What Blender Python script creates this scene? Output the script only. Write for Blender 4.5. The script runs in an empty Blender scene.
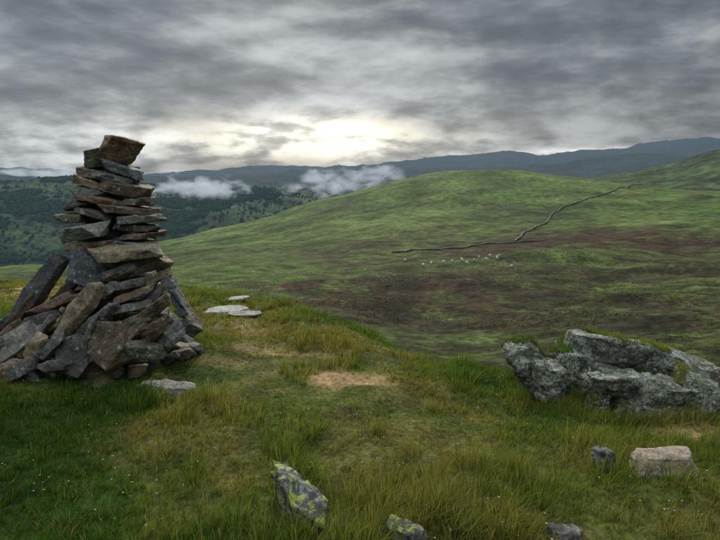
import bpy, bmesh, math, random
import numpy as np
from mathutils import Vector, Matrix, Euler
random.seed(7); rng=np.random.default_rng(7)
scene=bpy.context.scene
PITCH=math.radians(8.55); F=565.0; EYE=1.6
cp,sp=math.cos(PITCH),math.sin(PITCH)
# image coordinate helper: pixel (u,v) projected through the camera model -> world
def ray(u,v):
    x=(u-360)/F; y=(270-v)/F
    return x, cp+y*sp, -sp+y*cp
def P(u,v,dist):
    x,y,z=ray(u,v); t=dist/y
    return Vector((x*t,dist,EYE+z*t))
# ---------- numpy noise ----------
def _h(i,j,k,seed):
    n=(i*374761393+j*668265263+k*2147483647+seed*1274126177).astype(np.int64)&0xFFFFFFFF
    n=((n^(n>>13))*1274126177)&0xFFFFFFFF
    n=((n^(n>>16))*2246822519)&0xFFFFFFFF
    return ((n^(n>>15))&0xFFFFFF)/float(0xFFFFFF)*2-1
def noise3(x,y,z,seed=0):
    x=np.asarray(x,float);y=np.asarray(y,float)+0*x;z=np.asarray(z,float)+0*x
    i=np.floor(x).astype(np.int64);j=np.floor(y).astype(np.int64);k=np.floor(z).astype(np.int64)
    fx=x-i;fy=y-j;fz=z-k
    fx=fx*fx*fx*(fx*(fx*6-15)+10);fy=fy*fy*fy*(fy*(fy*6-15)+10);fz=fz*fz*fz*(fz*(fz*6-15)+10)
    r=0
    for a in (0,1):
        for b in (0,1):
            for c in (0,1):
                w=(fx if a else 1-fx)*(fy if b else 1-fy)*(fz if c else 1-fz)
                r=r+w*_h(i+a,j+b,k+c,seed)
    return r
def noise2(x,y,seed=0):
    x=np.asarray(x,float);y=np.asarray(y,float)
    i=np.floor(x).astype(np.int64);j=np.floor(y).astype(np.int64);k=np.zeros_like(i)
    fx=x-i;fy=y-j
    fx=fx*fx*fx*(fx*(fx*6-15)+10);fy=fy*fy*fy*(fy*(fy*6-15)+10)
    return ((1-fx)*(1-fy)*_h(i,j,k,seed)+fx*(1-fy)*_h(i+1,j,k,seed)+(1-fx)*fy*_h(i,j+1,k,seed)+fx*fy*_h(i+1,j+1,k,seed))
def fbm(x,y,seed=0,oct=4):
    r=0;a=1;s=0
    for o in range(oct):
        c,sn=math.cos(o*1.1+.5),math.sin(o*1.1+.5)
        f=2.0**o
        r=r+a*noise2((x*c-y*sn)*f+17.3*o,(x*sn+y*c)*f-9.1*o,seed+o); s+=a; a*=.55
    return r/s*1.6
def sstep(a,b,x):
    t=np.clip((x-a)/(b-a),0,1); return t*t*(3-2*t)
def pchip(xk,Y,x):
    xk=np.asarray(xk,float);Y=np.asarray(Y,float)
    one=Y.ndim==1
    if one:Y=Y[:,None]
    h=np.diff(xk)[:,None];d=np.diff(Y,axis=0)/h
    m=np.zeros_like(Y)
    w1=2*h[1:]+h[:-1];w2=h[1:]+2*h[:-1]
    same=(d[:-1]*d[1:])>0
    dd0=np.where(same,d[:-1],1);dd1=np.where(same,d[1:],1)
    m[1:-1]=np.where(same,(w1+w2)/(w1/dd0+w2/dd1),0)
    m[0]=d[0];m[-1]=d[-1]
    x=np.clip(x,xk[0],xk[-1])
    i=np.clip(np.searchsorted(xk,x,side='right')-1,0,len(xk)-2)
    t=((x-xk[i])/h[i,0])[:,None];H=h[i]
    r=(2*t**3-3*t**2+1)*Y[i]+(t**3-2*t**2+t)*H*m[i]+(-2*t**3+3*t**2)*Y[i+1]+(t**3-t**2)*H*m[i+1]
    return r[:,0] if one else r
# ---------- terrain ----------
rings=[]
def ring_v(r,pts):
    L=[]
    for u,v in pts:
        x,y,z=ray(u,v); az=math.atan2(x,y); L.append((az,EYE+z/y*r*math.cos(az)))
    rings.append((r,L))
def ring_z(r,pts):
    rings.append((r,[(math.atan2(*ray(u,200)[:2]),z) for u,z in pts]))
def edge_pts():
    return [(-200,280,12),(0,281,11),(100,282,11),(190,292,10),(300,312,8.4),(380,340,6.8),(445,372,5.6),(520,388,5.6),(620,388,5.9),(720,388,6),(900,390,6)]
A_AZ=np.concatenate([np.radians(np.arange(-180,-45,2.5)),np.radians(np.linspace(-45,45,900)),np.radians(np.arange(47.5,181,2.5))])
R=np.exp(np.linspace(math.log(.35),math.log(30000),760))
eaz=[];er=[];ez=[]
for u,v,d in edge_pts():
    p=P(u,v,d); eaz.append(math.atan2(p.x,p.y)); er.append(math.hypot(p.x,p.y)); ez.append(p.z)
def ext(azs,vals):
    azs=list(azs);vals=list(vals)
    return np.array([-math.pi]+azs+[math.pi]),np.array([(vals[0]+vals[-1])/2]+vals+[(vals[0]+vals[-1])/2])
def colint(azs,vals):
    a,v=ext(azs,vals); return pchip(a,v,A_AZ)
RE=colint(eaz,er);ZE=colint(eaz,ez)
ring_v(30,[(-200,335),(0,335),(190,335),(300,345),(445,362),(600,362),(720,362),(900,362)])
ring_v(60,[(-200,305),(0,305),(190,302),(300,310),(445,324),(600,322),(720,318),(900,315)])
ring_v(150,[(-200,290),(0,288),(190,279),(300,274),(445,266),(600,271),(720,268),(900,265)])
ring_v(300,[(-200,280),(0,280),(60,278),(190,262),(300,254),(445,247),(600,243),(720,241),(900,238)])
ring_v(550,[(-200,276),(0,274),(80,268),(170,249),(250,236),(340,222),(445,212),(600,212),(720,208),(900,200)])
ring_v(950,[(-200,272),(0,270),(80,262),(130,250),(165,240),(200,234),(250,222),(300,207),(340,196),(380,185),(430,176),(470,172),(510,173),(560,178),(620,184),(720,192),(900,190)])
ring_z(1500,[(-200,-200),(0,-200),(165,-190),(300,-120),(470,-60),(600,-40),(720,-20),(900,0)])
x0=[(-200,-350),(0,-340),(165,-310),(400,-250),(500,-150)]
L=[(math.atan2(*ray(u,200)[:2]),z) for u,z in x0]
for u,v in [(560,184),(600,178),(640,171),(680,162),(720,149),(800,136),(900,130)]:
    x,y,z=ray(u,v);az=math.atan2(x,y);L.append((az,EYE+z/y*2400*math.cos(az)))
rings.append((2400,L))
ring_v(4300,[(-300,180),(-100,178),(0,184),(50,181),(90,180),(150,188),(200,197),(250,189),(300,190),(345,197),(420,205),(900,210)])
ring_z(5600,[(-200,-150),(300,-200),(900,-200)])
ring_v(8000,[(-200,175),(0,176),(60,178),(150,180),(200,180),(260,177),(290,173),(330,176),(400,172),(480,169),(560,164),(640,158),(720,156),(900,150)])
ring_z(10500,[(-200,0),(300,0),(900,0)])
ring_v(15000,[(-200,169),(-60,168),(0,171),(40,172),(80,174),(150,175),(200,173),(240,171),(290,166),(320,170),(360,165),(400,163),(440,159),(480,156),(510,153),(540,157),(600,153),(640,147),(665,143),(700,142),(730,142),(900,142)])
ring_z(22000,[(-200,-300),(900,-300)])
ring_z(30000,[(-200,-300),(900,-300)])
rz=[(r,colint([a for a,_ in L],[z for _,z in L])) for r,L in rings]
nA=len(A_AZ);nR=len(R)
Z=np.zeros((nR,nA));lR=np.log(R)
for a in range(nA):
    re=RE[a];ze=ZE[a]
    near=[(.3,0),(1.2,0.0),(2.5,0.0),(re*.75,ze*.42),(re,ze),(re*1.35,ze-1.1),(re*2,ze-4.1)]
    ks=near+[(r,z[a]) for r,z in rz]
    Z[:,a]=pchip(np.log([k[0] for k in ks]),np.array([k[1] for k in ks]),lR)
RR=R[:,None]*np.ones((1,nA));AZ=np.ones((nR,1))*A_AZ[None,:]
X=RR*np.sin(AZ);Y=RR*np.cos(AZ)
lam=.25;k=0
while lam<4000:
    if lam<.6: amp=.08
    elif lam<3: amp=.055
    elif lam<60: amp=.036
    else: amp=.03
    w=sstep(.003,.008,lam/RR)*(1-sstep(.10,.28,lam/RR))
    m=w>0
    n=np.zeros_like(Z)
    n[m]=noise2(X[m]/lam+k*13.7,Y[m]/lam-k*7.1,40+k)
    if lam>100: n=(1-2*np.abs(n))*.7
    Z+=n*w*amp*lam*(np.where(RR>2000,1.3,1))*np.where(RR>6500,1.4,1)
    lam*=1.9;k+=1
def bump(cx,cy,s1,s2,h):
    global Z
    Z=Z+h*np.exp(-(((X-cx)/s1)**2+((Y-cy)/s2)**2))
# crags and hummocks on the moor, mound under the outcrop
bump(1.75,5.35,.95,.45,.17); bump(2.7,5.5,.8,.5,.14)
for u,y_,s1,s2,h in [(560,170,22,12,4.),(605,190,26,14,4.),(490,95,9,6,1.7),(525,88,10,6,1.2),(450,110,14,8,1.2),(650,70,10,6,1.6),(590,50,6,4,.9),(700,45,7,4,1.1),(560,62,8,4,1.),(400,75,9,5,1.),(500,45,6,4,.8),(680,120,18,8,2.),(340,100,12,6,1.2),(540,130,16,6,1.5)]:
    bump((u-360)/F*y_,y_,s1,s2,h)
def zat(x,y):
    x=np.asarray(x,float);y=np.asarray(y,float)
    r=np.clip(np.hypot(x,y),R[0],R[-1]*.999);az=np.arctan2(x,y)
    fi=(np.log(r)-lR[0])/(lR[1]-lR[0]);i=np.clip(np.floor(fi).astype(int),0,nR-2);fi=fi-i
    j=np.clip(np.searchsorted(A_AZ,az,side='right')-1,0,nA-2)
    fj=np.clip((az-A_AZ[j])/(A_AZ[j+1]-A_AZ[j]),0,1)
    return (Z[i,j]*(1-fi)*(1-fj)+Z[i+1,j]*fi*(1-fj)+Z[i,j+1]*(1-fi)*fj+Z[i+1,j+1]*fi*fj)
def hit(u,v,rmin=1.5,rmax=20000):
    x,y,z=ray(u,v);h=math.hypot(x,y)
    rs=np.exp(np.linspace(math.log(rmin),math.log(rmax),4000))
    zz=zat(x/h*rs,y/h*rs);d=EYE+z/h*rs-zz
    w=np.where(d<0)[0]
    i=w[0] if len(w) else len(rs)-1
    return Vector((x/h*rs[i],y/h*rs[i],zz[i]))
def mixc(a,b,t):
    return a*(1-t[...,None])+np.array(b)*t[...,None]
BAREP=[]
for (u,v,sx,sy,kk) in [(328,376,.42,.16,1.45),(262,352,.6,.22,.6),(215,362,.5,.15,.45),(255,330,.6,.35,.4),(18,290,1.2,.9,.8),(700,436,.2,.16,1.1),(300,325,.5,.5,.3),(150,372,.3,.08,.5),(420,350,.2,.1,.4)]:
    p=hit(u,v);BAREP.append((p.x,p.y,sx,sy,kk))
def bare(x,y,n2):
    b=np.zeros_like(x)
    for cx,cy,sx,sy,kk in BAREP:
        b=np.maximum(b,np.exp(-(((x-cx)/sx)**2+((y-cy)/sy)**2))*(1.0+.9*n2)*kk)
    return np.clip(b,0,.95)
def reaz(x,y): return np.interp(np.arctan2(x,y),A_AZ,RE)
def veg(x,y):
    r=np.hypot(x,y);az=np.degrees(np.arctan2(x,y));lr=np.log(r)
    C=np.zeros(x.shape+(3,))+np.array((.110,.142,.027))
    n1=fbm(x/1.3,y/1.3,3,4);n2=fbm(x/.4,y/.4,9,3);n4=fbm(x/3.,y/3.,13,3)
    C=mixc(C,(.046,.095,.014),sstep(-.05,.5,n1+.4*n4)*.9*(r<60))
    C=mixc(C,(.20,.17,.050),sstep(.05,.6,-n1+.5*n2-.3*n4)*.75*(r<60))
    C=mixc(C,(.38,.24,.12),bare(x,y,n2)*(r<25))
    big=fbm(lr*5.0,az*.16,21,4);fine=fbm(lr*22,az*.7,25,4)
    wm=fbm(x/18,y/18,31,4);wf=fbm(x/4,y/4,35,4)
    M=np.zeros(x.shape+(3,))+np.array((.068,.084,.025))
    M=mixc(M,(.052,.036,.022),sstep(-.2,.25,wm*.8+fine*.5)*.8)
    M=mixc(M,(.095,.122,.031),sstep(.05,.45,wf*.6+fine*.5-wm*.5)*.85)
    M=mixc(M,(.030,.032,.016),sstep(.1,.6,-wf-.3*fine)*.6*(r<150))
    ha=np.exp(-(((az-2)/15)**4+((lr-math.log(92))/.28)**4))
    hb=np.exp(-(((az-22)/14)**4+((lr-math.log(265))/.30)**4))
    hm=np.clip((ha+hb)*(.85+1.5*fine+1.1*big),0,1)
    M=mixc(M,(.050,.027,.018),hm*.88)
    gl=np.exp(-(((az+14)/10)**4+((lr-math.log(150))/.8)**4))
    M=mixc(M,(.09,.130,.030),np.clip(gl*.9*(1-hm),0,1))
    gg=np.exp(-(((az-8)/15)**4+((lr-math.log(160))/.18)**4))
    M=mixc(M,(.075,.105,.027),np.clip(gg*(.8+fine),0,1)*.8)
    t=sstep(1.15,1.6,r/reaz(x,y)+.15*n4);C=C*(1-t[...,None])+M*t[...,None]
    H=np.zeros(x.shape+(3,))+np.array((.082,.125,.031))
    h1=fbm(x/120,y/120,51,5);h2=fbm(x/22,y/22,55,4)
    H=mixc(H,(.045,.058,.021),sstep(.0,.5,h1+.5*h2)*.85)
    H=mixc(H,(.135,.170,.048),sstep(.1,.6,-h1+.4*h2)*.65)
    t=sstep(320,430,r+h2*60+h1*40);C=C*(1-t[...,None])+H*t[...,None]
    t=sstep(1400,1700,r)*.55;C=mixc(C,(.05,.07,.03),t)
    f1=fbm(x/500,y/500,61,5);f2=fbm(x/120,y/120,65,4)
    G=np.zeros(x.shape+(3,))+np.array((.022,.044,.018))
    G=mixc(G,(.009,.020,.011),sstep(-.2,.1,f1+.5*f2)*.95)
    G=mixc(G,(.065,.10,.032),sstep(.34,.52,-f1+.3*f2)*.65)
    t=sstep(1800,2300,r)*(az<12);C=C*(1-t[...,None])+G*t[...,None]
    t=sstep(6000,7000,r);C=mixc(C,(.03,.045,.035),t)
    return C
def new_mesh(name,co,faces_flat,counts,cols=None,mat=None,smooth=True):
    me=bpy.data.meshes.new(name)
    n=len(co);me.vertices.add(n);me.vertices.foreach_set("co",np.ascontiguousarray(co,dtype=np.float32).ravel())
    me.loops.add(len(faces_flat));me.loops.foreach_set("vertex_index",np.ascontiguousarray(faces_flat,dtype=np.int32))
    me.polygons.add(len(counts))
    st=np.concatenate([[0],np.cumsum(counts)[:-1]]).astype(np.int32)
    me.polygons.foreach_set("loop_start",st)
    me.polygons.foreach_set("loop_total",np.asarray(counts,dtype=np.int32))
    if smooth: me.polygons.foreach_set("use_smooth",np.ones(len(counts),dtype=bool))
    me.update(calc_edges=True)
    if cols is not None:
        at=me.color_attributes.new("Col",'FLOAT_COLOR','POINT')
        c=np.ones((n,4),dtype=np.float32);c[:,:3]=cols
        at.data.foreach_set("color",c.ravel())
    o=bpy.data.objects.new(name,me);scene.collection.objects.link(o)
    if mat: me.materials.append(mat)
    return o
# ---------- materials ----------
class N:
    def __init__(s,tree): s.t=tree
    def n(s,typ,ins=None,**kw):
        nd=s.t.nodes.new(typ)
        for k_,v_ in kw.items(): setattr(nd,k_,v_)
        if ins:
            for k_,v_ in ins.items():
                if isinstance(v_,bpy.types.NodeSocket): s.t.links.new(v_,nd.inputs[k_])
                else: nd.inputs[k_].default_value=v_
        return nd
    def m(s,op,a,b=None,c=None,clamp=False):
        ins={0:a}
        if b is not None: ins[1]=b
        if c is not None: ins[2]=c
        return s.n('ShaderNodeMath',ins,operation=op,use_clamp=clamp).outputs[0]
    def vm(s,op,a,b): return s.n('ShaderNodeVectorMath',{0:a,1:b},operation=op).outputs[0]
    def mix(s,f,a,b,bt='MIX'):
        nd=s.n('ShaderNodeMix',None,data_type='RGBA',blend_type=bt)
        for i,v_ in ((0,f),(6,a),(7,b)):
            if isinstance(v_,bpy.types.NodeSocket): s.t.links.new(v_,nd.inputs[i])
            else: nd.inputs[i].default_value=v_
        return nd.outputs[2]
    def rng(s,x,a,b,c=0.,d=1.,smooth=True):
        nd=s.n('ShaderNodeMapRange',{0:x,1:a,2:b,3:c,4:d})
        if smooth: nd.interpolation_type='SMOOTHSTEP'
        return nd.outputs[0]
    def noise(s,vec,scale,detail=4,rough=.55,dist=0.):
        return s.n('ShaderNodeTexNoise',{'Vector':vec,'Scale':scale,'Detail':detail,'Roughness':rough,'Distortion':dist}).outputs[0]
def newmat(name):
    m=bpy.data.materials.new(name);m.use_nodes=True
    m.node_tree.nodes.clear();return m,N(m.node_tree)
PAINTED_HAZE=(.128,.182,.240,1)
def paint_haze(g,pos,out):  # aerial haze painted into the material: emission grows with distance from origin
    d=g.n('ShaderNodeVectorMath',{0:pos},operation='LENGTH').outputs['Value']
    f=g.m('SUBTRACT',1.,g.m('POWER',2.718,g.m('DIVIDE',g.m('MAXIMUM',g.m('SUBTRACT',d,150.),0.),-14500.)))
    em=g.n('ShaderNodeEmission',{'Color':PAINTED_HAZE,'Strength':1.})
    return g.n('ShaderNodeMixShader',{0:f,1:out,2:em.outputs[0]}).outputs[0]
def terrain_mat(name,scales,bump,bdist,haze=True,rough=.95,contrast=.7):
    m,g=newmat(name)
    pos=g.n('ShaderNodeNewGeometry').outputs['Position']
    col=g.n('ShaderNodeVertexColor',layer_name='Col').outputs[0]
    fac=None
    for sc in scales:
        n=g.rng(g.noise(pos,sc,5,.6),.3,.7,1-contrast,1+contrast)
        fac=n if fac is None else g.m('MULTIPLY',fac,n)
    c=g.mix(1.,col,g.n('ShaderNodeCombineColor',{0:fac,1:fac,2:fac}).outputs[0],'MULTIPLY')
    hgt=g.noise(pos,scales[-1]*1.5,6,.65)
    b=g.n('ShaderNodeBump',{'Strength':bump,'Distance':bdist,'Height':hgt})
    bs=g.n('ShaderNodeBsdfPrincipled',{'Base Color':c,'Roughness':rough,'Normal':b.outputs[0]})
    bs.inputs['Specular IOR Level'].default_value=.1
    out=bs.outputs[0]
    if haze: out=paint_haze(g,pos,out)
    g.n('ShaderNodeOutputMaterial',{'Surface':out})
    return m
m_ground=terrain_mat('turf_soil',[3.,30.],.8,.03,False,contrast=.45)
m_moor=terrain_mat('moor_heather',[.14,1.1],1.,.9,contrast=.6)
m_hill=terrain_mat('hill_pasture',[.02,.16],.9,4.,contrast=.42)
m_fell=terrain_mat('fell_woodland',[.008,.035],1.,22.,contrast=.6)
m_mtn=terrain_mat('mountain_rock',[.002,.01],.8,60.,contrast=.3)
cols=veg(X,Y)
bn=bare(X,Y,fbm(X/.4,Y/.4,9,3))
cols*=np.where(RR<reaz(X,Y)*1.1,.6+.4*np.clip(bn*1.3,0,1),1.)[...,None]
def sheet(name,i0,i1,mat):
    sub=slice(i0,i1+1)
    co=np.stack([X[sub],Y[sub],Z[sub]],-1).reshape(-1,3);cc=cols[sub].reshape(-1,3)
    n=i1-i0+1
    ii,jj=np.meshgrid(np.arange(n-1),np.arange(nA-1),indexing='ij')
    a=ii*nA+jj
    f=np.stack([a,a+1,a+nA+1,a+nA],-1)[...,::-1].reshape(-1)
    return new_mesh(name,co,f,np.full((n-1)*(nA-1),4),cc,mat)
def ir(r): return int(np.argmin(abs(R-r)))
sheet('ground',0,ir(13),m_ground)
sheet('moorland',ir(13),ir(330),m_moor)
sheet('grassy_hill',ir(330),ir(1500),m_hill)
sheet('wooded_fells',ir(1500),ir(5600),m_fell)
sheet('distant_mountains',ir(5600),nR-1,m_mtn)
# ---------- rocks ----------
def hull_rock(w,d,h,seed,voxel=None,amp=.012,strata=0.,npt=9,taper=.12,blocky=3.2,crack=0.):
    rr=random.Random(seed)
    bm=bmesh.new()
    offs=rr.random()*6.28 if npt>6 else math.pi/4
    shear=(rr.uniform(-1,1)*h*.22,rr.uniform(-1,1)*h*.22)
    for lvl in (-1,1):
        for k_ in range(npt):
            a=offs+(k_+rr.uniform(-.33,.33))*2*math.pi/npt
            ca,sa=math.cos(a),math.sin(a);q=(abs(ca)**blocky+abs(sa)**blocky)**(-1/blocky)
            q*=rr.uniform(1-2.0*taper,1.0)
            if rr.random()<.25: q*=.88
            bm.verts.new((ca*q*w/2+lvl*shear[0],sa*q*d/2+lvl*shear[1],lvl*h/2*rr.uniform(.74,1.0)))
    bmesh.ops.convex_hull(bm,input=bm.verts[:])
    bmesh.ops.delete(bm,geom=[v for v in bm.verts if not v.link_faces],context='VERTS')
    me=bpy.data.meshes.new('tmp');bm.to_mesh(me);bm.free()
    o=bpy.data.objects.new('tmp',me);scene.collection.objects.link(o)
    md=o.modifiers.new('r','REMESH');md.mode='VOXEL';md.voxel_size=voxel or max(.007,min(w,d,h)/9)
    dg=bpy.context.evaluated_depsgraph_get();ev=o.evaluated_get(dg).to_mesh()
    n=len(ev.vertices);co=np.empty(n*3);ev.vertices.foreach_get('co',co);co=co.reshape(-1,3)
    no=np.empty(n*3);ev.vertices.foreach_get('normal',no);no=no.reshape(-1,3)
    fl=np.empty(len(ev.loops),dtype=np.int32);ev.loops.foreach_get('vertex_index',fl)
    ct=np.empty(len(ev.polygons),dtype=np.int32);ev.polygons.foreach_get('loop_total',ct)
    o.evaluated_get(dg).to_mesh_clear()
    bpy.data.objects.remove(o);bpy.data.meshes.remove(me)
    s=seed*3.7;L=max(w,d)
    D=0
    for q,(f,a) in enumerate(((3./L,1.4),(8./L,.8),(20./L,.45),(50./L,.22))):
        D=D+a*noise3(co[:,0]*f+s,co[:,1]*f-s,co[:,2]*f*1.6+q*5,seed+q)
    D=D*amp
    if crack>0:
        c_=noise3(co[:,0]*4/L+s,co[:,1]*4/L,co[:,2]*7/L,seed+21)
        D=D-crack*np.exp(-(c_/.05)**2)
        c2=noise3(co[:,0]*7/L+s,co[:,1]*7/L,co[:,2]*10/L,seed+25)
        D=D+crack*1.3*(np.round(c2*3)/3)
    if strata>0:
        zz=co[:,2]+.05*h*noise3(co[:,0]*4/L,co[:,1]*4/L,0*co[:,0],seed+9)
        t=zz/h*rr.uniform(5,8)
        D=D+strata*(noise3(t*1.,0*t+s,0*t,seed+11)+.5*noise3(t*2.3,0*t+s,.6*co[:,0]/L,seed+12))*(1-abs(no[:,2]))
    co=co+no*D[:,None]
    return co,fl,ct
class Bag:
    def __init__(s): s.co=[];s.fl=[];s.ct=[];s.cc=[];s.n=0
    def add(s,geo,M,col):
        co,fl,ct=geo
        A=np.array(M.to_3x3());t=np.array(M.translation)
        co=co@A.T+t
        s.co.append(co);s.fl.append(fl+s.n);s.ct.append(ct);s.cc.append(np.tile(np.array(col),(len(co),1)));s.n+=len(co)
    def make(s,name,mat,smooth=True):
        return new_mesh(name,np.concatenate(s.co),np.concatenate(s.fl),np.concatenate(s.ct),np.concatenate(s.cc),mat,smooth)
def rock_mat(name,lich_pale,lich_yellow,bump=.6,scale=1.,palecol=(.42,.43,.38,1),moss=.3):
    m,g=newmat(name)
    geo=g.n('ShaderNodeNewGeometry');pos=geo.outputs['Position']
    up=g.n('ShaderNodeSeparateXYZ',{0:geo.outputs['Normal']}).outputs[2]
    col=g.n('ShaderNodeVertexColor',layer_name='Col').outputs[0]
    n1=g.noise(pos,9*scale,6,.65);n2=g.noise(pos,45*scale,5,.7);n3=g.noise(pos,3.1*scale,4,.6)
    k1=g.m('MULTIPLY',g.rng(n1,.3,.7,.45,1.6),g.rng(n2,.3,.7,.55,1.5))
    c=g.mix(1.,col,g.n('ShaderNodeCombineColor',{0:k1,1:k1,2:k1}).outputs[0],'MULTIPLY')
    c=g.mix(g.rng(n3,.50,.68,0.,.55),c,(.100,.066,.038,1))
    mm=g.m('MULTIPLY',g.rng(g.noise(pos,14*scale,4,.6),.46,.60),g.rng(up,-.1,.7))
    wv=g.vm('ADD',pos,g.vm('MULTIPLY',g.n('ShaderNodeTexNoise',{'Vector':pos,'Scale':30.*scale}).outputs[1],(.05,.05,.05)))
    vo=g.n('ShaderNodeTexVoronoi',{'Vector':wv,'Scale':22.*scale,'Randomness':1.})
    vc=g.n('ShaderNodeSeparateColor',{0:vo.outputs['Color']})
    spot=g.m('MULTIPLY',g.rng(vo.outputs['Distance'],.30,.42,1.,0.),g.m('LESS_THAN',vc.outputs[0],lich_pale))
    blot=g.m('MULTIPLY',g.rng(g.noise(pos,6.*scale,7,.72),.56-.12*lich_pale,.61-.11*lich_pale),min(1.,lich_pale*1.5))
    pale=g.m('MULTIPLY',g.m('MAXIMUM',spot,blot),g.rng(n2,.40,.56,.05,.95))
    c=g.mix(pale,c,palecol)
    c=g.mix(g.m('MULTIPLY',mm,moss),c,(.050,.066,.014,1))
    ye=g.m('MULTIPLY',g.rng(g.noise(pos,17.*scale,6,.7),.70-.22*lich_yellow,.73-.22*lich_yellow),1. if lich_yellow>0 else 0.)
    c=g.mix(g.m('MULTIPLY',ye,.85),c,(.36,.42,.05,1))
    h=g.m('ADD',g.noise(pos,28*scale,8,.7),g.m('MULTIPLY',g.noise(pos,110*scale,4,.6),.35))
    b=g.n('ShaderNodeBump',{'Strength':bump,'Distance':.018/scale,'Height':h})
    bs=g.n('ShaderNodeBsdfPrincipled',{'Base Color':c,'Roughness':.66,'Normal':b.outputs[0]})
    bs.inputs['Specular IOR Level'].default_value=.5
    g.n('ShaderNodeOutputMaterial',{'Surface':bs.outputs[0]})
    return m
GREY=(.105,.10,.092);BLUE=(.072,.080,.088);BRN=(.145,.098,.060);RED=(.15,.083,.053);DARK=(.042,.040,.037);TAN=(.23,.17,.105);PALE=(.25,.24,.205);OLV=(.085,.084,.048)
m_cairn=rock_mat('cairn_slate',.18,.0,.9,1.,(.34,.34,.28,1),.45)
cairn=Bag();CX,CY=-2.50,5.5
prof_z=[-.2,0,.2,.52,.87,1.17,1.46,1.74,1.95,2.1];prof_r=[.74,.74,.70,.60,.46,.41,.31,.24,.16,.1]
gz=float(zat(CX,CY))
def Rp(z): return float(np.interp(z,prof_z,prof_r))
def Cx(z): return float(np.interp(z,[0,.6,1.2,2],[-2.50,-2.42,-2.38,-2.34]))
palette=[GREY,BLUE,BRN,RED,DARK,OLV,BRN,DARK]
z=gz-.05;sd=100
while z<1.86:
    t=random.uniform(.045,.085);rad=Rp(z)*.85;cx=Cx(z)
    n=max(2,int(2*math.pi*rad/.42));o0=random.random()*6.28
    for q in range(n):
        a=o0+q*2*math.pi/n+random.uniform(-.15,.15)
        L_=min(rad*1.15,.5);W=random.uniform(.30,.5)*(1 if rad>.4 else .75)
        rc=max(0,rad-L_/2+random.uniform(-.05,.06))
        M=Matrix.Translation((cx+math.cos(a)*rc,CY+math.sin(a)*rc,z+random.uniform(-.01,.01)))@Matrix.Rotation(a,4,'Z')@Euler((random.uniform(-.16,.16),random.uniform(-.05,.2),random.uniform(-.4,.4))).to_matrix().to_4x4()
        cairn.add(hull_rock(L_,W,t*1.15,sd,amp=.006,strata=.003,voxel=.009,blocky=4.5),M,random.choice(palette));sd+=1
    if rad>.42:
        for q in range(2):
            a=random.random()*6.28;M=Matrix.Translation((cx+math.cos(a)*rad*.3,CY+math.sin(a)*rad*.3,z))@Matrix.Rotation(a,4,'Z')
            cairn.add(hull_rock(.5,.5,t*1.3,sd,amp=.008,voxel=.02),M,DARK);sd+=1
    z+=t
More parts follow.
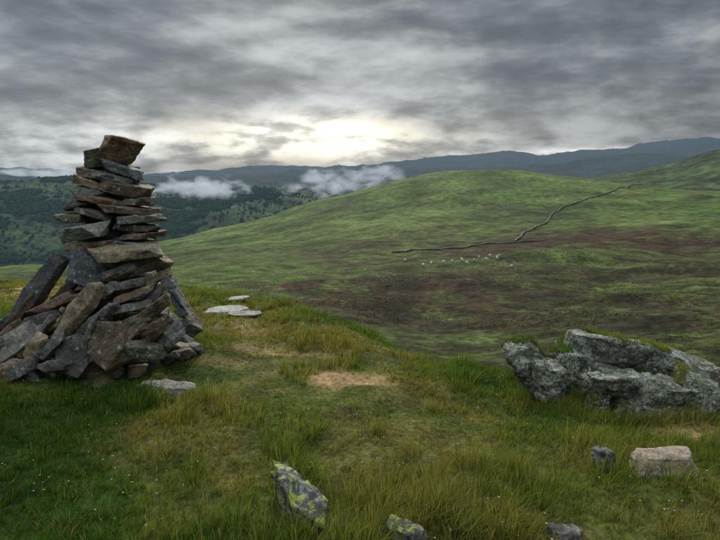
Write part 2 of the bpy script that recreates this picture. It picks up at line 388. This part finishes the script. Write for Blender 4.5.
FS=[(119,150,40,27,-9,5.35,.30,0,RED),(97,160,28,17,5,5.35,.25,0,OLV),(124,170,43,9,-19,5.3,.33,0,BLUE),(96,174,38,8,-9,5.3,.3,0,BRN),
(116,179,44,8,-16,5.28,.3,0,GREY),(128,189,54,11,-12,5.25,.3,0,BRN),(90,183,36,8,-16,5.26,.3,0,TAN),(94,192,34,7,-14,5.25,.3,0,GREY),(106,200,66,7,-15,5.22,.3,0,BRN),(141,201,34,7,-2,5.22,.3,0,GREY),
(80,204,28,8,10,5.2,.3,0,DARK),(130,210,62,8,-7,5.18,.3,0,BRN),(92,212,46,7,-15,5.16,.3,0,GREY),(71,218,30,8,2,5.16,.3,0,OLV),(84,232,58,14,8,5.05,.34,0,PALE),(138,219,52,7,2,5.12,.3,0,GREY),
(136,227,46,7,-5,5.1,.3,0,DARK),(142,235,50,6,4,5.1,.3,0,BRN),(134,243,50,6,-3,5.08,.3,0,BLUE),(94,245,54,7,5,5.08,.3,0,BRN),(128,251,76,10,5,4.93,.36,-6,TAN),(89,270,46,32,-26,4.93,.2,0,BLUE),
(140,262,46,8,12,5.0,.3,0,DARK),(159,262,24,13,-34,5.02,.2,0,BRN),(134,272,58,8,18,4.96,.3,0,BRN),(126,284,50,8,12,4.9,.3,0,GREY),(153,280,42,8,30,4.98,.3,0,TAN),(134,294,56,8,18,4.86,.3,0,RED),(160,294,42,9,37,4.93,.3,0,GREY),
(130,306,50,8,10,4.82,.3,0,GREY),(153,310,52,11,38,4.80,.3,0,BRN),(174,290,72,8,-60,4.98,.22,0,BLUE),(184,308,56,7,-52,4.96,.2,0,DARK),(134,320,42,10,24,4.76,.28,0,OLV),(156,328,46,16,30,4.72,.24,0,BRN),
(38,290,100,18,54,4.92,.12,10,BLUE),(58,300,60,8,50,4.98,.2,0,DARK),(77,313,94,19,49,4.67,.09,12,TAN),(52,304,50,9,24,4.92,.3,0,RED),(44,316,44,9,16,4.86,.3,0,GREY),(98,320,66,12,38,4.70,.14,0,GREY),
(14,342,70,30,42,4.72,.09,20,PALE),(34,351,44,22,58,4.62,.09,15,TAN),(58,324,40,8,32,4.78,.26,0,BRN),(75,356,34,46,14,4.55,.09,18,DARK),(110,346,50,52,-8,4.58,.14,12,BRN),
(54,346,38,11,46,4.60,.2,0,GREY),(5,325,44,10,38,4.95,.25,0,BLUE),(22,368,50,16,28,4.60,.2,0,GREY),(-6,376,46,16,14,4.65,.3,0,BRN),(172,336,32,16,42,4.74,.25,0,GREY),(190,326,26,12,-46,4.85,.2,0,DARK),(146,350,40,14,-10,4.60,.2,0,OLV),
(92,294,40,9,24,4.86,.26,0,BRN),(112,262,34,8,-15,5.0,.25,0,OLV),(110,290,24,11,36,4.84,.2,0,GREY),(58,366,36,12,8,4.5,.15,10,GREY),(-20,350,52,20,44,4.9,.2,0,DARK),(8,334,52,8,40,4.8,.2,0,BRN),(120,270,40,7,20,4.9,.25,0,GREY),
(24,312,60,8,48,4.88,.2,0,BRN),(-8,352,60,10,36,4.75,.2,10,BLUE),(40,336,58,8,52,4.70,.18,8,GREY),(132,336,50,9,44,4.66,.12,10,TAN),(88,338,60,9,62,4.62,.12,12,GREY)]
for q,(u,v,w,h,rot,dist,dep,tl,c) in enumerate(FS):
    p=P(u,v,dist);k_=dist/F
    M=Matrix.Translation(p)@Matrix.Rotation(-math.radians(rot+random.uniform(-3,3)),4,'Y')@Matrix.Rotation(math.radians(-tl+random.uniform(-5,5)),4,'X')@Matrix.Rotation(random.uniform(-.3,.3),4,'Z')
    c=tuple(np.array(c)*random.uniform(.7,1.35))
    if q==0: g_=hull_rock(w*k_,dep,h*k_*1.05,4243,amp=.006,strata=.003,npt=8,voxel=.0075,blocky=6.,taper=.08)
    elif dep<.18 or h>w*.7 and w>30: 
        co,fl,ct=hull_rock(w*k_*1.06,h*k_*1.1,dep,500+q,amp=.007,npt=5+q%3,voxel=.008,blocky=5.,taper=.11)
        co=np.stack([co[:,0],-co[:,2],co[:,1]],-1);g_=(co,fl,ct)
    else: g_=hull_rock(w*k_*1.06,dep,h*k_*1.12,500+q,amp=.006,strata=.003,npt=6+q%3,voxel=.0075,blocky=5.,taper=.13)
    cairn.add(g_,M,c)
for q in range(13):
    a=math.radians(10+q*14.5);rad=Rp(.2)*.95
    px,py=CX+math.cos(a)*rad,CY+math.sin(a)*rad
    M=Matrix.Translation((px,py,float(zat(px,py))+.17))@Matrix.Rotation(a,4,'Z')@Matrix.Rotation(math.radians(random.uniform(50,65)),4,'Y')
    cairn.add(hull_rock(random.uniform(.35,.55),random.uniform(.25,.4),.07,700+q,amp=.006),M,random.choice(palette))
for q in range(46):
    a=math.radians(random.uniform(-178,0));rad=random.uniform(.62,.90)*(1.14 if a<-2.0 else 1)
    px,py=CX+math.cos(a)*rad,CY-.08+math.sin(a)*rad;s_=random.uniform(.14,.32);hh=random.uniform(.05,.12)
    M=Matrix.Translation((px,py,float(zat(px,py))+hh*.25+max(0,.86-rad)*.35))@Matrix.Rotation(random.random()*6.28,4,'Z')@Matrix.Rotation(math.radians(random.uniform(-10,45)),4,'Y')
    cairn.add(hull_rock(s_,s_*.7,hh,760+q,amp=.006,voxel=.009,blocky=4.5,npt=7),M,random.choice([DARK,GREY,BLUE,BRN,TAN]))
cairn.make('stone_cairn',m_cairn)
# outcrop
m_out=rock_mat('outcrop_lichen',.72,.16,1.,1.0,(.38,.41,.32,1),.7)
out=Bag()
OG=(.095,.095,.074);OD=(.065,.066,.052)
for q,(u,v,w,h,rot,dist,dep,c,am) in enumerate([(531,366,36,50,24,4.80,.35,OG,.02),(549,380,36,34,-12,4.62,.35,OG,.02),(562,368,42,34,0,4.9,.35,OD,.02),(604,353,82,36,-8,5.0,.5,OG,.026),(650,360,76,34,-14,5.0,.5,OG,.026),(582,355,42,32,12,5.1,.4,OG,.025),(586,378,50,26,-8,4.85,.4,OD,.02),
    (622,388,58,40,4,4.50,.35,OG,.024),(658,394,68,40,-12,4.45,.35,OG,.024),(696,394,50,36,-22,4.5,.35,OG,.022),(688,370,60,24,-18,4.85,.5,OD,.02),(712,380,34,26,-20,4.8,.4,BRN,.02),(640,412,54,16,-4,4.34,.25,OG,.02),(680,414,48,16,-14,4.34,.25,OD,.02),(612,376,58,18,-12,4.75,.4,OD,.02),(598,404,26,22,20,4.45,.2,OD,.02)]):
    k_=dist/F;p=P(u,v,dist)
    M=Matrix.Translation(p)@Matrix.Rotation(-math.radians(rot),4,'Y')@Matrix.Rotation(random.uniform(-.25,.25),4,'Z')@Matrix.Rotation(random.uniform(-.1,.2),4,'X')
    out.add(hull_rock(w*k_*1.1,dep,h*k_*1.1,900+q,amp=am*.42,strata=.005,npt=8,voxel=.009,blocky=3.4,taper=.12,crack=.009),M,c)
oo=out.make('rock_outcrop',m_out)
n=len(oo.data.vertices);oco=np.empty(n*3);oo.data.vertices.foreach_get('co',oco);oco=oco.reshape(-1,3)
ono=np.empty(n*3);oo.data.vertices.foreach_get('normal',ono);ono=ono.reshape(-1,3)
m_yel=rock_mat('lichen_rock',.35,.75,.9,1.2,(.36,.38,.33,1),.3)
m_plain=rock_mat('weathered_rock',.35,.0,.8,1.2,(.34,.33,.28,1),.15)
rocks_xy=[]
def loose(name,u,v,w,d,h,zr,roll,seed,col,mat,sink=.4,amp=.010,tiltx=0,npt=8,blocky=4.,strata=.004):
    p=hit(u,v);rocks_xy.append((p.x,p.y,max(w,d)*.42))
    b=Bag();M=Matrix.Translation((p.x,p.y,p.z+h*(.5-sink)))@Matrix.Rotation(math.radians(zr),4,'Z')@Matrix.Rotation(math.radians(roll),4,'Y')@Matrix.Rotation(math.radians(tiltx),4,'X')
    b.add(hull_rock(w,d,h,seed,amp=amp,strata=strata,voxel=.008,blocky=blocky,npt=npt,taper=.1),M,col);b.make(name,mat)
loose('lichen_covered_rock',302,515,.48,.17,.24,-48,22,31,(.06,.06,.06),m_yel,.36,.011,0,7)
loose('lichen_covered_rock',408,538,.20,.14,.12,-30,5,32,(.09,.09,.085),m_yel,.45)
loose('flat_rock',660,470,.42,.20,.12,-3,-2,133,(.27,.20,.13),m_plain,.16,.007,0,8,7.,.008)
loose('small_rock',603,466,.14,.12,.13,20,10,34,(.07,.075,.08),m_plain,.2)
loose('small_rock',565,536,.16,.10,.06,0,0,35,GREY,m_plain,.3)
loose('embedded_rock',166,392,.50,.26,.12,-8,4,36,(.14,.13,.12),m_plain,.44,.014)
loose('flat_rock',158,351,.24,.14,.04,10,-6,37,PALE,m_plain,.0,.004)
loose('flat_rock',224,313,.75,.5,.08,0,-3,38,PALE,m_plain,.2,.006)
loose('flat_rock',244,317,.5,.35,.07,10,3,39,GREY,m_plain,0,.006)
loose('flat_rock',236,301,.45,.3,.06,0,-5,40,PALE,m_plain,.1,.005)
loose('small_rock',376,314,.14,.1,.10,0,0,41,PALE,m_plain,.1)
# ---------- grass ----------
def grass_mat(name):
    m,g=newmat(name)
    col=g.n('ShaderNodeVertexColor',layer_name='Col').outputs[0]
    d=g.n('ShaderNodeBsdfDiffuse',{'Color':col}).outputs[0]
    t=g.n('ShaderNodeBsdfTranslucent',{'Color':g.mix(1.,col,(1.2,1.25,.65,1),'MULTIPLY')}).outputs[0]
    o=g.n('ShaderNodeMixShader',{0:.45,1:d,2:t}).outputs[0]
    g.n('ShaderNodeOutputMaterial',{'Surface':o});return m
m_grass=grass_mat('grass_blades')
def blades(name,bx,by,length,width,dirx,diry,lean,colr,mat,seg=3,zoff=0.,root=.5):
    n=len(bx);bz=zat(bx,by)-.01+zoff
    ph=rng.random(n)*6.283
    wx,wy=np.cos(ph),np.sin(ph)
    verts=[];ccs=[]
    for s in range(seg):
        t=s/seg
        hx=bx+dirx*length*lean*t**1.8;hy=by+diry*length*lean*t**1.8
        hz=bz+length*(t-.35*lean*t*t)
        ww=width*(1-.55*t)/2
        for sg in (-1,1):
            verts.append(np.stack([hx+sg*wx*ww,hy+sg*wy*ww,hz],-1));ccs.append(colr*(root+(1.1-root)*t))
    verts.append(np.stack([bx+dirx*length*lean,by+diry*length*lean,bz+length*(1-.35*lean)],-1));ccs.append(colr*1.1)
    V=np.stack(verts,1);C=np.stack(ccs,1);K=V.shape[1]
    base=np.arange(n)[:,None]*K
    quads=np.array([[2*s,2*s+1,2*s+3,2*s+2] for s in range(seg-1)]).reshape(-1)
    tri=np.array([2*seg-2,2*seg-1,2*seg])
    f=np.concatenate([base+quads[None],base+tri[None]],1).reshape(-1)
    ct=np.tile(np.array([4]*(seg-1)+[3]),n)
    return new_mesh(name,V.reshape(-1,3),f,ct,C.reshape(-1,3),mat)
def gcol(x,y,n,var=1.):
    c=veg(x,y)*1.35
    j=rng.random(n)
    c=c*(rng.uniform(1-.35*var,1+.4*var,n))[:,None]
    s=rng.uniform(.6,1.2,n)[:,None]
    if var>.5:
        c=np.where((j<.12)[:,None],np.array((.31,.26,.10))*s,c)
        c=np.where(((j>.12)&(j<.22))[:,None],np.array((.055,.125,.018)),c)
    return c
def tufts(name,nt,nb,r0,r1,pw,lenf,widf,azr=40,keep=None,leanr=(.25,.95),root=.5,var=1.,seg=3):
    u=rng.random(nt);r=(r0**pw+(r1**pw-r0**pw)*u)**(1/pw);az=np.radians(rng.uniform(-azr,azr,nt))
    tx=r*np.sin(az);ty=r*np.cos(az)
    k_=np.ones(nt,bool)
    if keep is not None:k_=keep(tx,ty)
    tx,ty,r=tx[k_],ty[k_],r[k_];nt=len(tx)
    sz=rng.uniform(.6,1.3,nt)*lenf(tx,ty,r)
    bx=np.repeat(tx,nb);by=np.repeat(ty,nb);S=np.repeat(sz,nb);rr=np.repeat(r,nb);n=len(bx)
    ph=rng.random(n)*6.283;q=rng.random(n)**.6*S*.28
    dx,dy=np.cos(ph),np.sin(ph)
    bx=bx+dx*q;by=by+dy*q
    dx=dx*.7+.45*rng.uniform(.3,1.2,n);dy=dy*.7-.1
    L=S*rng.uniform(.55,1.1,n)
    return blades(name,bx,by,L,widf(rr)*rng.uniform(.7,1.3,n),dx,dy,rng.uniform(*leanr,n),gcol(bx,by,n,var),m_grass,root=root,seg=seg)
def in_cairn(x,y,m=0): return (x-CX)**2+(y-CY)**2<(.66+m)**2
def keepn(x,y):
    k_=~in_cairn(x,y)
    for a,b,c in rocks_xy: k_&=((x-a)**2+(y-b)**2)>(c*.7)**2
    n=fbm(x/.4,y/.4,9,3)
    k_&=~(bare(x,y,n)>.45+.25*rng.random(len(x)))
    return k_
def lnear(x,y,r):
    n=fbm(x/.9,y/.9,77,3)
    left=sstep(.5,-1.5,x)*sstep(5.2,3.4,y)
    right=sstep(.9,1.6,x)*sstep(4.4,3.6,y)
    mid=np.exp(-(((x+.3)/1.3)**2+((y-4.7)/.9)**2))
    return (.045+.06*sstep(-.1,.6,n))*(1+.8*left+.6*right)*(1+.01*r)*(1-.45*mid)
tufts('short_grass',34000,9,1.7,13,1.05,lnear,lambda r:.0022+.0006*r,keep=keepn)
def kt(x,y):
    n=fbm(x/.7,y/.7,83,3)+.35*fbm(x/.22,y/.22,85,2);return keepn(x,y)&(n>.15)&((np.hypot(x,y)<4.4)|(n>.5))&~((x>1.05)&(y>3.75)&(y<5.2))
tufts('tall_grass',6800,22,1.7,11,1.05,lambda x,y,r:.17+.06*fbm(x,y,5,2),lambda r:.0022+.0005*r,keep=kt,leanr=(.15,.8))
# turf rooted on ledges of the outcrop
msk=(ono[:,2]>.55)&((noise3(oco[:,0]*4.5,oco[:,1]*4.5,oco[:,2]*4.5,3)+.4*noise3(oco[:,0]*12,oco[:,1]*12,oco[:,2]*12,5)+.5*sstep(4.6,5.2,oco[:,1])-.2)>.10)
idx=np.where(msk)[0];idx=rng.choice(idx,min(len(idx)*2,10000));bx=oco[idx,0]+rng.normal(0,.006,len(idx));by=oco[idx,1]+rng.normal(0,.006,len(idx));bz=oco[idx,2];nn=len(idx);ph=rng.random(nn)*6.283
blades('outcrop_turf',bx,by,rng.uniform(.025,.085,nn),np.full(nn,.004),np.cos(ph)*.7+.35,np.sin(ph)*.7,rng.uniform(.4,1.,nn),gcol(bx,by,nn)*1.1,m_grass,zoff=bz-zat(bx,by)+.005)
fx=[];fy=[]
for (u,v,dist,sx_,sy_,n_) in [(600,345,5.45,.5,.09,1700),(680,350,5.45,.4,.12,1700),(560,405,4.42,.2,.08,500),(640,425,4.12,.45,.06,900),(575,385,4.62,.05,.06,300),(700,410,4.25,.2,.08,400),(515,395,4.65,.1,.08,300)]:
    p=P(u,v,dist);fx.append(p.x+rng.normal(0,sx_,n_)*.6);fy.append(dist+rng.normal(0,sy_,n_))
fx=np.concatenate(fx);fy=np.concatenate(fy);nn=len(fx);ph=rng.random(nn)*6.283
blades('fringe_grass',fx,fy,rng.uniform(.07,.18,nn)*np.where(fy>5,1.3,1.),np.full(nn,.0045),np.cos(ph)*.6+.4,np.sin(ph)*.6,rng.uniform(.2,.8,nn),gcol(fx,fy,nn)*1.05,m_grass)
def km(x,y):
    r=np.hypot(x,y);return (r>reaz(x,y)*1.0)&(rng.random(len(x))<1.25-r/120)&(fbm(x/7,y/7,91,3)+.3*fbm(x/1.5,y/1.5,93,2)>-.1)
tufts('moor_grass_tussocks',44000,7,6,125,.6,lambda x,y,r:.085+.0013*r,lambda r:.007+.0008*r,azr=38,keep=km,root=.95,var=.4,seg=2,leanr=(.5,1.2))
# small white flowers in the turf
nf=800
r_=rng.uniform(1.9,6,nf);a_=np.radians(rng.uniform(-36,36,nf));fx=r_*np.sin(a_);fy=r_*np.cos(a_)
kk=(fbm(fx/.5,fy/.5,101,2)>.15)&keepn(fx,fy);fx,fy=fx[kk],fy[kk];nf=len(fx)
m_fl,g=newmat('flower_petals');g.n('ShaderNodeOutputMaterial',{'Surface':g.n('ShaderNodeBsdfDiffuse',{'Color':(.65,.65,.55,1)}).outputs[0]})
pa=np.arange(5)*2*math.pi/5
V=np.zeros((nf,11,3));hz=zat(fx,fy)+rng.uniform(.05,.12,nf);s_=rng.uniform(.003,.0055,nf)
V[:,0]=np.stack([fx,fy,hz-.001],-1)
for q in range(5):
    for w_,(da,rr2) in enumerate(((-.28,1.),(.28,1.))):
        V[:,1+2*q+w_]=np.stack([fx+np.cos(pa[q]+da)*s_*rr2,fy+np.sin(pa[q]+da)*s_*rr2,hz+.3*s_],-1)
ff=np.array([[0,1+2*q,2+2*q] for q in range(5)]).reshape(-1)
new_mesh('wildflowers',V.reshape(-1,3),(ff[None]+(np.arange(nf)*11)[:,None]).reshape(-1),np.full(nf*5,3),None,m_fl,False)
# ---------- woodland on the fells ----------
m_tree,g=newmat('woodland_leaves')
pos=g.n('ShaderNodeNewGeometry').outputs['Position'];col=g.n('ShaderNodeVertexColor',layer_name='Col').outputs[0]
bs=g.n('ShaderNodeBsdfDiffuse',{'Color':col})
g.n('ShaderNodeOutputMaterial',{'Surface':paint_haze(g,pos,bs.outputs[0])})
nt=70000
r_=rng.uniform(1900,4300,nt);a_=np.radians(rng.uniform(-37,4,nt));tx=r_*np.sin(a_);ty=r_*np.cos(a_)
f1=fbm(tx/500,ty/500,61,5);f2=fbm(tx/120,ty/120,65,4)
kk=((f1+.5*f2)>-.05)|((np.abs(fbm(tx/200,ty/200,69,2))<.015)&(rng.random(nt)<.6))|(rng.random(nt)<.02)
tx,ty=tx[kk],ty[kk];nt=len(tx)
bmi=bmesh.new();bmesh.ops.create_icosphere(bmi,subdivisions=1,radius=1);iv=np.array([v.co[:] for v in bmi.verts]);itf=np.array([[v.index for v in f.verts] for f in bmi.faces]);bmi.free()
sz=rng.uniform(4,8,nt)
V=iv[None]*(1+.35*rng.normal(0,1,(nt,len(iv),1)))*sz[:,None,None]*np.array((1,1,1.2))
V=V+np.stack([tx,ty,zat(tx,ty)+sz*.8],-1)[:,None,:]
C=(np.array((.016,.034,.014))*rng.uniform(.6,1.8,nt)[:,None])[:,None,:]*(np.ones((1,len(iv),1)))
f=(itf.reshape(-1)[None]+(np.arange(nt)*len(iv))[:,None]).reshape(-1)
new_mesh('woodland',V.reshape(-1,3),f,np.full(nt*len(itf),3),C.reshape(-1,3),m_tree)
# ---------- wall ----------
m_wall=rock_mat('drystone',.2,0.,.5,.2,(.2,.2,.18,1),.2)
def wall(name,pts,h,w):
    W=[hit(u,v,20) for u,v in pts]
    bm=bmesh.new();rings_=[]
    dense=[]
    for a,b in zip(W[:-1],W[1:]):
        n=max(2,int((b-a).length/3))
        for q in range(n): dense.append(a.lerp(b,q/n))
    dense.append(W[-1])
    for i,p in enumerate(dense):
        d=(dense[min(i+1,len(dense)-1)]-dense[max(i-1,0)]);d.z=0;d.normalize();nr=Vector((-d.y,d.x,0))
        p=p+nr*random.uniform(-.2,.2);zz=float(zat(p.x,p.y));hh=h*random.uniform(.6,1.2)
        rings_.append([bm.verts.new((p.x+nr.x*s*w/2*k_,p.y+nr.y*s*w/2*k_,zz+zo)) for s,k_,zo in ((-1,1.2,-.8),(-1,.8,hh),(1,.8,hh),(1,1.2,-.8))])
    for a,b in zip(rings_[:-1],rings_[1:]):
        for q in range(3): bm.faces.new((a[q],a[q+1],b[q+1],b[q]))
    bm.faces.new(rings_[0]);bm.faces.new(rings_[-1][::-1])
    me=bpy.data.meshes.new(name);bm.to_mesh(me);bm.free();me.materials.append(m_wall)
    at=me.color_attributes.new("Col",'FLOAT_COLOR','POINT')
    at.data.foreach_set('color',np.tile(np.array((.04,.04,.034,1.),dtype=np.float32),len(me.vertices)))
    o=bpy.data.objects.new(name,me);scene.collection.objects.link(o)
wall('dry_stone_wall',[(515,242),(520,238),(525,233),(532,230),(540,226),(547,223),(550,218),(554,213),(562,208),(571,205),(580,202),(591,198),(603,195),(616,190),(628,187),(640,185),(652,183.5),(664,182),(676,181),(690,181.5)],1.1,.9)
wall('dry_stone_wall',[(392,253),(410,251),(430,250),(450,249),(470,247),(492,244),(515,243),(530,242),(545,241)],.8,.7)
# ---------- sheep ----------
def make_sheep():
    me=bpy.data.meshes.new('sheep')
    V=[(0,0,.62),(.28,0,.66),(-.30,0,.66),(.42,0,.74),(.54,0,.84),(.66,0,.76),(-.44,0,.60)]
    E=[(0,1),(0,2),(1,3),(3,4),(4,5),(2,6)];Rd=[(.27,.25),(.22,.23),(.23,.24),(.13,.14),(.09,.1),(.05,.06),(.05,.06)]
    def leg(root,x,y,bend):
        b=len(V);V.extend([(x,y,.48),(x+bend,y,.30),(x+bend*.3,y,.16),(x+bend*.5,y,.02)]);E.extend([(root,b),(b,b+1),(b+1,b+2),(b+2,b+3)])
        Rd.extend([(.09,.09),(.05,.05),(.032,.032),(.035,.035)])
    leg(1,.27,.12,.0);leg(1,.25,-.12,.02);leg(2,-.32,.12,-.05);leg(2,-.34,-.12,-.05)
    for s in (1,-1):
        b=len(V);V.append((.53,s*.13,.86));E.append((4,b));Rd.append((.025,.025))
    me.from_pydata(V,E,[]);o=bpy.data.objects.new('tmp',me);scene.collection.objects.link(o)
    o.modifiers.new('s','SKIN')
    for i,r_ in enumerate(Rd): me.skin_vertices[0].data[i].radius=r_
    me.skin_vertices[0].data[0].use_root=True
    sb=o.modifiers.new('b','SUBSURF');sb.levels=2
    dg=bpy.context.evaluated_depsgraph_get();m2=bpy.data.meshes.new_from_object(o.evaluated_get(dg));bpy.data.objects.remove(o)
    m,g=newmat('fleece')
    pos=g.n('ShaderNodeTexCoord').outputs['Object']
    xx=g.n('ShaderNodeSeparateXYZ',{0:pos})
    c=g.mix(g.m('MAXIMUM',g.rng(xx.outputs[0],.50,.58),g.rng(xx.outputs[2],.34,.28)),(.68,.66,.58,1),(.10,.09,.08,1))
    b=g.n('ShaderNodeBump',{'Strength':.8,'Distance':.03,'Height':g.noise(pos,25.,3)})
    bs=g.n('ShaderNodeBsdfPrincipled',{'Base Color':c,'Roughness':.95,'Normal':b.outputs[0]})
    g.n('ShaderNodeOutputMaterial',{'Surface':bs.outputs[0]})
    m2.materials.clear();m2.materials.append(m)
    for p in m2.polygons:p.use_smooth=True
    return m2
sm=make_sheep()
for u,v in [(423,267),(431,265),(443,264),(452,263),(462,262),(474,262),(479,259),(486,261),(490,258),(497,260),(499,258),(511,268),(405,262),(467,265)]:
    p=hit(u,v,20);o=bpy.data.objects.new('sheep',sm);scene.collection.objects.link(o)
    o.location=(p.x,p.y,p.z+.05);o.rotation_euler=(0,0,random.uniform(0,6.28));s=random.uniform(1.0,1.25)*max(.7,min(1.3,p.length/165));o.scale=(s,s,s)
# ---------- mist ----------
def mist(u,v,dist,w,h,dep,dens,seed,thick=0.,roll=0):
    p=P(u,v,dist);k_=dist/F
    me=bpy.data.meshes.new('mist');bm=bmesh.new();bmesh.ops.create_icosphere(bm,subdivisions=3,radius=1);bm.to_mesh(me);bm.free()
    o=bpy.data.objects.new('low_cloud',me);scene.collection.objects.link(o);o.location=p;o.scale=(w*k_/2,dep/2,h*k_/2);o.rotation_euler=(0,-math.radians(roll),0)
    m,g=newmat('mist_volume')
    ob=g.n('ShaderNodeTexCoord').outputs['Object']
    pos=g.n('ShaderNodeNewGeometry').outputs['Position']
    l=g.n('ShaderNodeVectorMath',{0:ob},operation='LENGTH').outputs['Value']
    n=g.noise(g.vm('MULTIPLY',pos,(1,.5,1.7)),1/(95.+seed),4,.6,.3)
    f=g.m('SUBTRACT',g.m('ADD',g.m('MULTIPLY',n,1.5),g.rng(l,.0,1.,.34,-.55)),.66-thick)
    f=g.m('MULTIPLY',g.rng(f,.0,.50),dens)
    vs=g.n('ShaderNodeVolumePrincipled',{'Color':(.9,.92,.95,1),'Density':f,'Emission Color':(.22,.25,.28,1)})
    g.t.links.new(g.m('MULTIPLY',f,.9),vs.inputs['Emission Strength'])  # mist given its own glow, standing in for scattered daylight
    g.n('ShaderNodeOutputMaterial',{'Volume':vs.outputs[0]})
    me.materials.append(m)
mist(200,187,3000,210,50,300,.014,0)
mist(345,181,3000,260,58,300,.011,7,.03,7)
mist(50,174,6500,260,30,600,.005,60,.05,0)
# ---------- world ----------
GAZ=math.radians(-4);SUN_EL=math.radians(28)
w=bpy.data.worlds.new("World");scene.world=w;w.use_nodes=True;w.node_tree.nodes.clear();g=N(w.node_tree)
D=g.n('ShaderNodeTexCoord').outputs['Generated']
sx=g.n('ShaderNodeSeparateXYZ',{0:D});dx,dy,dz=sx.outputs
az=g.m('ARCTAN2',dx,dy);el=dz
den=g.m('ADD',g.m('MAXIMUM',dz,0.),.34)
pv=g.n('ShaderNodeCombineXYZ',{0:g.m('DIVIDE',dx,den),1:g.m('DIVIDE',dy,den),2:g.m('MULTIPLY',dz,4.)}).outputs[0]
n1=g.noise(pv,1.7,5,.5,.15)
pv2=g.vm('ADD',pv,(5.3,2.1,0.))
n2=g.noise(pv2,4.2,7,.55,.12)
n2b=g.noise(g.vm('ADD',pv2,(.0,.085,-.06)),4.2,7,.55,.12)
n0=g.noise(g.vm('MULTIPLY',D,(3.,3.,9.)),1.1,2,.5,.0)
v=g.m('ADD',g.m('ADD',g.m('MULTIPLY',n1,.75),g.m('MULTIPLY',n2,.18)),g.m('MULTIPLY',n0,.30))
v=g.m('ADD',v,g.m('MULTIPLY',g.m('SUBTRACT',n2,n2b),.38))
v=g.m('SUBTRACT',v,g.rng(dz,.14,.30,-.01,.035))
ramp=g.n('ShaderNodeValToRGB',{0:v});cr=ramp.color_ramp;cr.interpolation='B_SPLINE'
cr.elements[0].position=.44;cr.elements[0].color=(.098,.118,.142,1)
cr.elements[1].position=.80;cr.elements[1].color=(.56,.60,.62,1)
e=cr.elements.new(.56);e.color=(.170,.197,.224,1)
e=cr.elements.new(.66);e.color=(.29,.32,.345,1)
c=ramp.outputs[0]
def gauss(ca,sa,ce,se):
    a=g.m('POWER',g.m('ABSOLUTE',g.m('DIVIDE',g.m('SUBTRACT',az,ca),sa)),2.)
    b=g.m('POWER',g.m('ABSOLUTE',g.m('DIVIDE',g.m('SUBTRACT',el,ce),se)),2.)
    return g.m('POWER',2.718,g.m('MULTIPLY',g.m('ADD',a,b),-1.))
G1=g.m('MULTIPLY',gauss(-.10,.24,.076,.036),g.rng(n2,.36,.58,.12,1.2))
G1b=g.m('MULTIPLY',gauss(-.04,.11,.086,.030),g.rng(n2,.32,.55,.4,1.1))
G2=g.m('MULTIPLY',gauss(.40,.13,.052,.007),g.rng(n2,.38,.55,.3,1.2))
G3=gauss(-.10,.45,.10,.10)
G4=gauss(-.47,.20,.055,.045)
G5=gauss(.55,.28,.12,.09)
def addc(c,f,col,s):
    k_=g.m('MULTIPLY',f,s)
    return g.vm('ADD',c,g.n('ShaderNodeVectorMath',{0:col[:3],'Scale':k_},operation='SCALE').outputs[0])
c=addc(c,G1,(1.,.90,.68,1),.78);c=addc(c,G1b,(1.,.93,.74,1),.75);c=addc(c,G2,(1,.93,.80,1),.8);c=addc(c,G3,(1.,.95,.84,1),.10)
c=addc(c,g.m('MULTIPLY',G4,g.rng(n2,.4,.6,.2,1.4)),(.85,.95,1.,1),.15)
c=g.n('ShaderNodeVectorMath',{0:c,'Scale':g.m('SUBTRACT',1.,g.m('MULTIPLY',G5,.35))},operation='SCALE').outputs[0]
zen=g.rng(dz,.33,.9,1.,6.0)
c=g.n('ShaderNodeVectorMath',{0:c,'Scale':zen},operation='SCALE').outputs[0]
ns=g.n('ShaderNodeTexSky',sky_type='NISHITA');ns.sun_disc=False;ns.sun_elevation=SUN_EL;ns.sun_rotation=GAZ
bg1=g.n('ShaderNodeBackground',{'Color':c,'Strength':1.});bg2=g.n('ShaderNodeBackground',{'Color':ns.outputs[0],'Strength':.05})
mx=g.n('ShaderNodeMixShader',{0:.06,1:bg1.outputs[0],2:bg2.outputs[0]})
g.n('ShaderNodeOutputWorld',{'Surface':mx.outputs[0]})
sl=bpy.data.lights.new('sun','SUN');sl.energy=2.3;sl.angle=math.radians(10);sl.color=(1,.92,.78)
so=bpy.data.objects.new('sun',sl);scene.collection.objects.link(so)
dv=Vector((math.sin(GAZ)*math.cos(SUN_EL),math.cos(GAZ)*math.cos(SUN_EL),math.sin(SUN_EL)))
so.rotation_euler=(-dv).to_track_quat('-Z','Y').to_euler()
# ---------- camera ----------
cam=bpy.data.cameras.new('camera');co_=bpy.data.objects.new('camera',cam);scene.collection.objects.link(co_)
co_.location=(0,0,EYE);co_.rotation_euler=(math.radians(90)-PITCH,0,0)
cam.sensor_width=36;cam.lens=36*F/720;cam.clip_start=.05;cam.clip_end=60000
scene.camera=co_
scene.view_settings.view_transform='Standard';scene.view_settings.look='None';scene.view_settings.exposure=0
